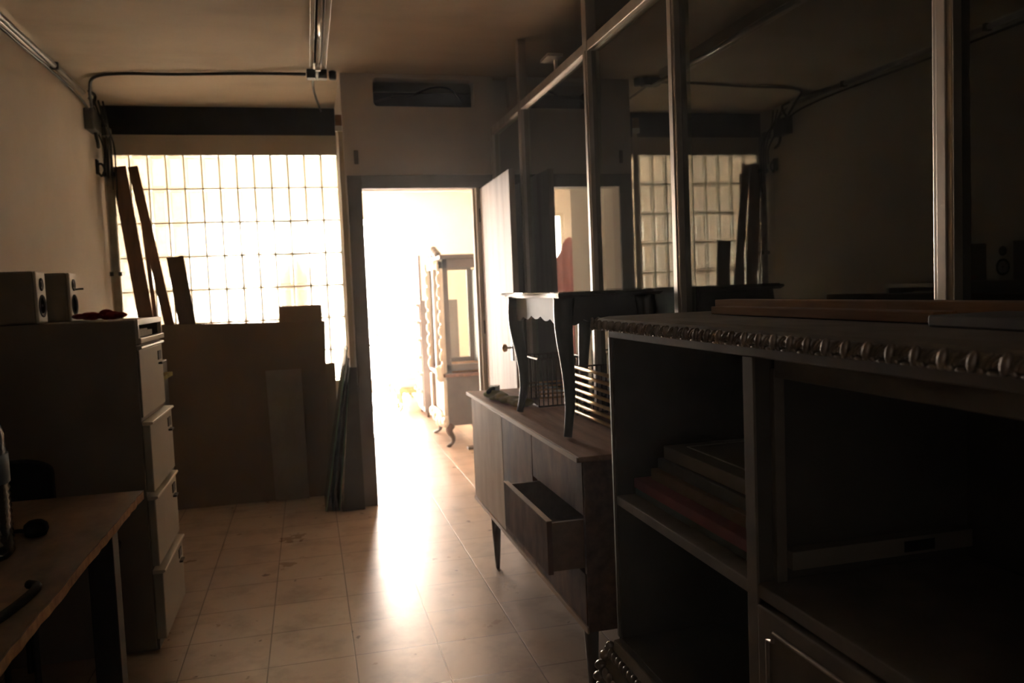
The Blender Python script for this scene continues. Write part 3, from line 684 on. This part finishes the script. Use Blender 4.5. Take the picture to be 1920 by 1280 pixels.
# second wire basket to the left (far side)
wb = thing('wire_basket', (.98, 3.65, ZT), 'dark wire basket on the sideboard between the table legs', 'basket')
BX0, BX1, BY0, BY1 = .985, 1.20, 3.52, 3.80
f = MB()
for z in (ZT+.006, ZT+.22): f.tube([(BX0, BY0, z), (BX1, BY0, z), (BX1, BY1, z), (BX0, BY1, z)], .0045, 6, True)
for k in range(11):
    u = BX0+(BX1-BX0)*k/10
    f.tube([(u, BY0, ZT+.006), (u, BY0, ZT+.22)], .0028, 6); f.tube([(u, BY1, ZT+.006), (u, BY1, ZT+.22)], .0028, 6)
    u = BY0+(BY1-BY0)*k/10
    f.tube([(BX0, u, ZT+.006), (BX0, u, ZT+.22)], .0028, 6); f.tube([(BX1, u, ZT+.006), (BX1, u, ZT+.22)], .0028, 6)
f.build('wires', 'wire', wb)
f = MB()
for k in range(5): f.bar((BX0+.01, BY0+.03+k*.05, ZT+.04+.012*k), (BX1-.01, BY0+.03+k*.05, ZT+.04+.012*k), .018, .006, (0, 1, 0))
f.build('wooden_rungs', 'slat', wb)
pt = thing('red_topped_pot', (1.12, 3.38, ZT), 'white pot with a bright red lid between the rack and basket', 'pot')
MB().lathe([(.02, 0), (.026, .004), (.028, .07), (.024, .08)], (1.115, 3.38, ZT), 'z', 18).build('pot_body', 'paper', pt, smooth=True)
MB().lathe([(.026, .081), (.028, .083), (.026, .15), (.012, .158)], (1.115, 3.38, ZT), 'z', 18).build('lid', 'bright_red', pt, smooth=True)

# ================================================================== BOOKCASE (right foreground)
BX, BXB = .755, 1.215; BYF = 1.995; BYN = -.12; BT = 1.300
bc = thing('bookcase', (.98, .95, 0), 'large silver-leafed open bookcase with carved mouldings in the right foreground', 'bookcase')
DV0, DV1 = 1.290, 1.314
# top
MB().prism([(BX-.018, 1.282), (BX-.030, 1.287), (BX-.030, 1.298), (BX-.018, 1.312), (BX+.01, 1.316), (BXB, 1.316), (BXB, 1.282)], 'y', BYN-.03, BYF+.03).build('top', 'grey_paint', bc, bevel=.001)
MB().box(BX-.004, BX+.03, BYN, BYF-.0, 1.262, 1.2815).build('top_rail', 'grey_paint', bc, bevel=.002)
# carved gadroon moulding along the top
cm = MB(); y = BYF+.028
cm.tube([(BX-.024, BYN-.02, 1.2965), (BX-.024, BYF+.03, 1.2965)], .0095, 10)
while y > BYN:
    cm.blob((BX-.034, y, 1.2965), .0085, .0065, .0140, 6, Matrix.Rotation(math.radians(12), 4, 'X'))      # leaf tip
    cm.blob((BX-.031, y+.0045, 1.289), .0065, .0050, .0080, 5, Matrix.Rotation(math.radians(40), 4, 'X'))
    cm.blob((BX-.031, y-.0050, 1.289), .0065, .0050, .0080, 5, Matrix.Rotation(math.radians(-40), 4, 'X'))
    for q in range(3):                                                                                   # slanting ribs
        cm.blob((BX-.030, y-.0130-.0100*q, 1.2965+.0008*q), .0075, .0042, .0150-.0012*q, 6, Matrix.Rotation(math.radians(42+6*q), 4, 'X'))
    cm.blob((BX-.031, y-.024, 1.285), .0045, .0090, .0028, 5)
    y -= .0450
x = BX-.02
while x < BXB:
    cm.blob((x, BYF+.034, 1.2965), .0062, .007, .0145, 6, Matrix.Rotation(math.radians(30), 4, 'Y')); x += .0205
for q in range(5): cm.blob((BX-.034, BYF+.034, 1.286+q*.006), .008-.001*q, .008-.001*q, .005, 6)
cm.build('carved_moulding', 'silver', bc, smooth=True)
# acanthus bumps on the back rim of the top
rm = MB()
for y_, h_ in ((1.98, .012), (1.86, .020), (1.70, .014), (1.45, .010)):
    pass
rm.prism([(BYF+.02, 1.3162), (BYF-.02, 1.332), (BYF-.09, 1.324), (BYF-.16, 1.336), (BYF-.24, 1.326), (BYF-.36, 1.334), (BYF-.48, 1.322), (BYF-.60, 1.3162)], 'x', BXB-.03, BXB-.012).build('scroll_crest', 'silver', bc, bevel=.002)
# sides, divider, back
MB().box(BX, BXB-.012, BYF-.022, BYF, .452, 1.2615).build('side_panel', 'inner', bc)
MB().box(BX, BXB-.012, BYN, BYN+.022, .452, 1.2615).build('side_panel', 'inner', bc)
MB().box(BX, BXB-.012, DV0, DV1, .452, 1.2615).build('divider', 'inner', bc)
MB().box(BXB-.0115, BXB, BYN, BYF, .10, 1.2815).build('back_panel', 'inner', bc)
# face frame
MB().prism([(BX-.006, BYF-.010), (BX-.004, BYF+.004), (BX+.006, BYF+.006), (BX+.006, BYF-.010)], 'z', .47, 1.262).build('corner_moulding', 'grey_paint', bc)
MB().box(BX-.006, BX-.0005, DV0-.006, DV1+.004, .30, 1.262).build('divider_stile', 'grey_paint', bc, bevel=.001)
MB().box(BX-.004, BXB-.02, DV1+.0005, BYF-.0225, .828, .852).build('shelf', 'grey_paint', bc, bevel=.002)
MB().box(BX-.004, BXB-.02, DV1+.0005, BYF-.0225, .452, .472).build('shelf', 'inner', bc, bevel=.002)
MB().box(BX-.004, BXB-.02, BYN+.0225, DV0-.0005, .832, .857).build('shelf', 'grey_paint', bc, bevel=.002)
# inner door jamb in the right-hand bay
MB().box(BX+.030, BX+.050, DV0-.016, DV0-.0005, .857, 1.24).box(BX+.030, BX+.050, BYN+.03, DV0-.016, 1.225, 1.2615).build('inner_frame', 'grey_paint', bc, bevel=.002)
cl = MB().box(BX+.05, BXB-.03, DV0-.032, DV0-.0005, .882, .915).build('pale_cleat', 'card2', bc, bevel=.001)
cl['label'] = 'pale wooden batten with a dark slot'
MB().box(1.035, 1.10, DV0-.0335, DV0-.032, .888, .908).build('slot_plate', 'black_metal', cl)
# drawers below the right bay
for yA, yB in ((.60, DV0-.008), (BYN+.03, .585)):
    dw = MB().box(BX-.008, BX+.012, yA, yB, .565, .822).build('drawer', 'grey_paint', bc, bevel=.003)
    fr2 = MB()
    a, b_, z0, z1 = yA+.035, yB-.035, .602, .790
    path = [(BX-.010, a+.02, z0), (BX-.010, b_-.02, z0), (BX-.010, b_-.016, z0+.016), (BX-.010, b_, z0+.02), (BX-.010, b_, z1-.02), (BX-.010, b_-.016, z1-.016), (BX-.010, b_-.02, z1), (BX-.010, a+.02, z1), (BX-.010, a+.016, z1-.016), (BX-.010, a, z1-.02), (BX-.010, a, z0+.02), (BX-.010, a+.016, z0+.016)]
    fr2.tube(path, .004, 8, True); fr2.build('panel_moulding', 'silver', dw)
    MB().lathe([(.006, 0), (.006, -.012), (.015, -.016), (.016, -.026), (.004, -.032)], (BX-.008, (yA+yB)/2, .69), 'x', 16).build('knob', 'silver', dw, smooth=True)
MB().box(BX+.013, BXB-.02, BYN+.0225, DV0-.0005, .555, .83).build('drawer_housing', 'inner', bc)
MB().box(BX-.006, BX+.012, BYN+.0225, DV0-.0065, .472, .560).build('lower_rail', 'grey_paint', bc, bevel=.002)
# base: bulging moulding, apron, feet
prof = [(BX+.01, .452), (BX-.008, .450), (BX-.016, .435), (BX-.030, .415), (BX-.046, .385), (BX-.050, .355), (BX-.040, .325), (BX-.028, .305), (BX-.030, .10), (BX+.01, .10)]
MB().prism(prof, 'y', BYN-.03, BYF+.02).build('base', 'grey_paint', bc, bevel=.001)
cb = MB(); y = BYF+.018
while y > BYN:
    cb.blob((BX-.027, y, .424), .011, .0095, .016, 6, Matrix.Rotation(math.radians(-35), 4, 'X')); y -= .026
y = BYF+.01; k = 0
while y > BYN:
    cb.blob((BX-.048, y, .372+.006*math.sin(k*1.3)), .010, .018, .018, 6, Matrix.Rotation(math.radians(30*math.sin(k*1.1)), 4, 'X')); y -= .028; k += 1
x = BX-.04
while x < BXB-.02:
    cb.blob((x, BYF+.022, .385), .011, .010, .024, 6); x += .03
for q, (zq, rq) in enumerate(((.437, .013), (.415, .018), (.39, .022), (.36, .022), (.332, .018), (.308, .013), (.28, .016), (.25, .012))):
    cb.blob((BX-.022-.03*math.sin(PI*q/7), BYF+.016, zq), rq, rq*.8, .014, 7)
cb.build('carved_base', 'silver', bc, smooth=True)
for y in (BYF-.06, BYN+.05):
    for x in (BX+.02, BXB-.06):
        MB().lathe([(.022, 0), (.034, .02), (.036, .045), (.024, .07), (.03, .0995)], (x, y, 0), 'z', 18).build('foot', 'silver', bc, smooth=True)

# things in and on the bookcase
bkx = thing('flat_box', (.98, 1.66, .955), 'pale flat box lying on top of the folders in the bookcase', 'box')
MB().box(.855, 1.13, 1.46, 1.905, .953, .986).build('box_body', 'card2', bkx, bevel=.003)
MB().tube([(.90, 1.50, .9868), (.90, 1.86, .9868), (1.08, 1.86, .9868), (1.08, 1.50, .9868)], .0022, 6, True).build('lid_line', 'paper', bkx)
fo = [((.80, 1.06), (1.36, 1.965), .8525, .872, 'sheet_dark', 'dark folder at the bottom of the pile in the bookcase'),
      ((.795, 1.12), (1.36, 1.96), .8722, .897, 'maroon', 'dark red folder in the pile on the bookcase shelf'),
      ((.83, 1.14), (1.40, 1.93), .8972, .925, 'umber_paper', 'brown folder above the red one on the bookcase shelf'),
      ((.845, 1.13), (1.44, 1.92), .9252, .9526, 'sheet_dark', 'dark book directly under the pale flat box')]
for (xa, xb), (ya, yb), za, zb, m_, lb in fo:
    tag(MB().box(xa, xb, ya, yb, za, zb).build('folder', m_, bevel=.002, origin=((xa+xb)/2, (ya+yb)/2, za)), lb, 'folder', 'folders piled on the bookcase shelf')
tag(MB().bar((1.10, 2.02, 1.333), (1.10, .30, 1.333), .06, .026, (1, 0, 0)).build('timber_strip', 'slat', bevel=.002, origin=(1.1, 1.2, 1.317)), 'long brown slat lying on the bookcase top, nearer the glass', 'slat')
tag(MB().bar((.965, 1.80, 1.327), (.965, 1.075, 1.327), .045, .018, (1, 0, 0)).build('timber_strip', 'slat', bevel=.002, origin=(.965, 1.4, 1.317)), 'short brown slat lying on the bookcase top, nearer the carved edge', 'slat')
tag(MB().box(.90, 1.04, .35, 1.04, 1.3165, 1.334).build('grey_tray', 'grey_wood', bevel=.003, origin=(.97, .7, 1.317)), 'dark grey flat board on the near end of the bookcase top', 'board')

# plastic sheet hanging behind the glass
pls = MB(); random.seed(21)
n, r_ = 90, 9; V = []
for i in range(n+1):
    u = i/n; y = 1.3+u*2.0
    row = []
    for j in range(r_+1):
        v_ = j/r_; zt_ = 2.02-.22*u-.05*abs(math.sin(u*9)); z = zt_*(1-v_)+.02*v_
        x = 1.78+.045*math.sin(u*38+1.5*math.sin(u*7))*(.35+.65*v_)+.02*math.sin(u*91+v_*2)
        row.append(pls.bm.verts.new((x, y, z)))
    V.append(row)
for i in range(n):
    for j in range(r_): pls.bm.faces.new((V[i][j], V[i+1][j], V[i+1][j+1], V[i][j+1]))
o = pls.build('plastic_sheet', 'plastic_sheet', smooth=True, origin=(1.78, 2.3, 0)); o.modifiers.new('thickness', 'SOLIDIFY').thickness = .001
tag(o, 'translucent plastic dust sheet hanging behind the glass partition', 'sheet')

# ================================================================== NEXT ROOM FURNITURE
def cabriole(mb, x, y, z1, sx, sy, s=1.0):
    pth, rad = [], []
    for k in range(17):
        u = k/16; z = z1*(1-u)
        off = .022*s*math.sin(PI*min(1, u/.45)) - .016*s*math.sin(PI*max(0, (u-.45)/.45)) + .03*s*max(0, (u-.85)/.15)
        pth.append((x+sx*off, y+sy*off, z)); rad.append(s*(.030*(1-u)**1.1+.011+.008*max(0, (u-.9)/.1)))
    mb.tube(pth, rad, 10); return mb
VX0, VX1, VY0, VY1 = 1.17, 1.60, 7.20, 8.02
vt = thing('china_cabinet', ((VX0+VX1)/2, (VY0+VY1)/2, 0), 'glazed grey china cabinet with carved front coloured as if window-lit on cabriole legs beyond the doorway', 'cabinet')
MB().box(VX0, VX1, VY0, VY1, .19, .63).build('lower_body', 'grey_wood', vt, bevel=.006)
MB().box(VX0-.03, VX1, VY0-.025, VY1+.025, .63, .66).build('waist_top', 'walnut', vt, bevel=.006)
fm = MB()
for z0, z1 in ((.68, .74), (1.60, 1.68)):
    fm.box(VX0+.005, VX1-.02, VY0+.01, VY0+.05, z0, z1).box(VX0+.005, VX1-.02, VY1-.05, VY1-.01, z0, z1)
for x in (VX0+.005, VX1-.06):
    fm.box(x, x+.045, VY0+.01, VY0+.05, .66, 1.68).box(x, x+.045, VY1-.05, VY1-.01, .66, 1.68)
fm.box(VX1-.02, VX1-.01, VY0+.01, VY1-.01, .66, 1.60)
fm.build('upper_frame', 'grey_wood', vt, bevel=.003)
for y in (VY0+.028, VY1-.031): MB().box(VX0+.05, VX1-.06, y, y+.003, .74, 1.60).build('side_glass', 'vitrine_glass', vt)
MB().box(VX0-.02, VX1, VY0-.015, VY1+.015, 1.68, 1.72).build('cornice', 'grey_wood', vt, bevel=.01)
wf = MB()
wf.box(VX0-.03, VX0+.004, VY0, VY0+.08, .67, 1.66).box(VX0-.03, VX0+.004, VY1-.08, VY1, .67, 1.66).box(VX0-.03, VX0+.004, VY0, VY1, 1.60, 1.675).box(VX0-.028, VX0+.004, VY0+.36, VY0+.44, .67, 1.6)
wf.box(VX0-.03, VX0-.001, VY0, VY1, .20, .28).box(VX0-.03, VX0-.001, VY0, VY0+.09, .28, .60).box(VX0-.03, VX0-.001, VY1-.09, VY1, .28, .60)
for q in range(9): wf.blob((VX0-.032, VY0+.04, .70+q*.115), .022, .04, .05, 6); wf.blob((VX0-.032, VY1-.04, .70+q*.115), .022, .04, .05, 6)
for q in range(5): wf.blob((VX0-.03, VY0+.04+q*.19, .20+.02*math.cos(q*1.6)), .03, .09, .05, 6)
for q in range(4): wf.blob((VX0-.045, VY0+.03+q*.02, .63+.02*q), .05, .05, .045, 6)
wf.build('carved_front', 'white_carved', vt, smooth=True)  # white colour carries the light falling on this side of the cabinet
cr = MB()
for q, (dy, dz, rr_) in enumerate(((0, .03, .045), (.1, .05, .05), (.2, .07, .06), (.3, .05, .05), (.4, .03, .045))): cr.blob((VX0-.005, VY0+.2+dy, 1.70+dz), .035, rr_, rr_*.8, 7)
cr.build('crest', 'grey_wood', vt, smooth=True)
for y, sy in ((VY0+.03, -1), (VY1-.03, 1)):
    for x, sx in ((VX0+.025, -1), (VX1-.04, 1)):
        cabriole(MB(), x, y, .195, sx, sy*.5).build('leg', 'dark_wood', vt, smooth=True)
MB().box(VX0+.03, VX1-.03, VY0+.06, VY1-.06, .661, .70).build('inner_shelf', 'slat', vt)
tag(MB().bar((1.36, 7.12, .66), (1.48, 7.13, 1.50), .05, .02, (1, 0, 0)).build('leaning_frame_strip', 'dark_wood', bevel=.002, origin=(1.36, 7.12, 0)) if False else
    MB().box(1.30, 1.52, 7.28, 7.42, .7012, .742).build('wrapped_parcel', 'slat', bevel=.01, origin=(1.41, 7.35, .70)), 'small brown parcel inside the china cabinet', 'parcel')
tag(MB().box(1.30, 1.72, 7.00, 7.08, 0, .022).build('floor_plank', 'dark_wood', bevel=.002, origin=(1.5, 7.04, 0)), 'dark plank lying on the floor in front of the china cabinet', 'plank')
sr = thing('tall_dresser', (1.36, 9.1, 0), 'tall dark dresser with white knobs beyond the china cabinet', 'dresser')
MB().box(1.20, 1.62, 9.0, 9.55, .06, 1.30).build('dresser_body', 'grey_wood', sr, bevel=.005)
for k in range(6):
    dd = MB().box(1.185, 1.199, 9.02, 9.53, .12+k*.193, .30+k*.193).build('drawer', 'grey_wood', sr, bevel=.003)
    for y in (9.05, 9.28, 9.50): MB().blob((1.172, y, .285+k*.193), .022, .022, .022, 7).build('knob', 'white_carved', dd, smooth=True)
for y in (9.05, 9.50):
    for x in (1.24, 1.58): MB().lathe([(.015, 0), (.02, .03), (.03, .0595)], (x, y, 0), 'z', 12).build('foot', 'dark_wood', sr)
mr = thing('wall_mirror', (1.45, 9.3, 1.30), 'tall framed mirror standing on the dark dresser', 'mirror')
MB().box(1.20, 1.23, 9.02, 9.08, 1.302, 1.80).box(1.20, 1.23, 9.47, 9.53, 1.302, 1.80).box(1.20, 1.23, 9.08, 9.47, 1.74, 1.80).box(1.20, 1.23, 9.08, 9.47, 1.302, 1.36).build('mirror_frame', 'grey_wood', mr, bevel=.004)
MB().box(1.212, 1.218, 9.08, 9.47, 1.36, 1.74).build('mirror_glass', 'tube', mr)
# footstools
def stool(x, y, w_, m_, label):
    s_o = thing('footstool', (x, y, 0), label, 'stool', 'small upholstered stools beyond the doorway')
    for sx in (-1, 1):
        for sy in (-1, 1): cabriole(MB(), x+sx*(w_/2-.03), y+sy*(w_/2-.03), .21, sx*.6, sy*.6, .7).build('leg', 'slat', s_o, smooth=True)
    MB().box(x-w_/2, x+w_/2, y-w_/2, y+w_/2, .2105, .27).build('seat_rail', 'gilt', s_o, bevel=.006)
    MB().box(x-w_/2+.01, x+w_/2-.01, y-w_/2+.01, y+w_/2-.01, .2705, .33).build('cushion', m_, s_o, bevel=.025)
stool(1.16, 9.82, .34, 'white_carved', 'small gilt stool with white cushion, nearest beyond the doorway')
stool(1.18, 10.35, .34, 'cream', 'small stool with cream cushion behind the nearest stool')
stool(1.14, 11.0, .34, 'cream', 'small cream stool closest to the bright shop window')
tb = thing('white_counter', (.85, 11.2, 0), 'long white table in front of the bright shop window', 'table')
MB().box(.45, .95, 11.0, 11.55, .70, .74).build('tabletop', 'white_carved', tb, bevel=.005)
for x in (.49, .91):
    for y in (11.04, 11.51): MB().box(x-.02, x+.02, y-.02, y+.02, 0, .70).build('leg', 'white_carved', tb)
for x, lb in ((.72, 'small vase on the white table, left of the pair'), (.87, 'small vase on the white table, right of the pair')):
    tag(MB().lathe([(.03, 0), (.045, .03), (.05, .09), (.025, .14), (.035, .17)], (x, 11.2, .7405), 'z', 16).build('vase', 'card2', smooth=True, origin=(x, 11.2, .74)), lb, 'vase', 'vases on the white table')
# pink draped stand seen in the glass reflection
pk = thing('draped_stand', (-.10, 8.2, 0), 'tall stand draped with pink and maroon cloth in the next room', 'stand')
MB().box(-.24, .03, 8.15, 8.40, .0, 1.62).build('covered_crate', 'maroon', pk, bevel=.03)
dr_ = MB(); V = []
for i in range(31):
    u = i/30; row = []
    for j in range(11):
        v_ = j/10
        row.append(dr_.bm.verts.new((-.29+.36*u+.02*math.sin(v_*7), 8.12-.03*math.sin(u*26)*(.3+v_)-.02, 1.66+.24*math.sin(PI*u)**2*(1-v_) - .85*v_*(1+.25*math.sin(u*5)))))
    V.append(row)
for i in range(30):
    for j in range(10): dr_.bm.faces.new((V[i][j], V[i+1][j], V[i+1][j+1], V[i][j+1]))
o = dr_.build('pink_drape', 'pink', pk, smooth=True); o.modifiers.new('thickness', 'SOLIDIFY').thickness = .006

# thin scattering volume filling both rooms, added to imitate lens glare
m = bpy.data.materials.new('glare_volume'); m.use_nodes = True; t = m.node_tree; t.nodes.remove(t.nodes['Principled BSDF'])
vsn = t.nodes.new('ShaderNodeVolumeScatter'); vsn.inputs['Density'].default_value = .0055; vsn.inputs['Anisotropy'].default_value = .75
vsn.inputs['Color'].default_value = (1, .95, .9, 1)
t.links.new(vsn.outputs[0], t.nodes['Material Output'].inputs['Volume']); M['haze'] = m
hz = MB().box(-4.4, 4.6, YB-.5, YF+.5, -.3, CZ+.4).build('glare_haze', 'haze'); structure(hz)
hz['kind'] = 'stuff'; tag(hz, 'thin haze volume imitating lens glare across the rooms', 'haze')
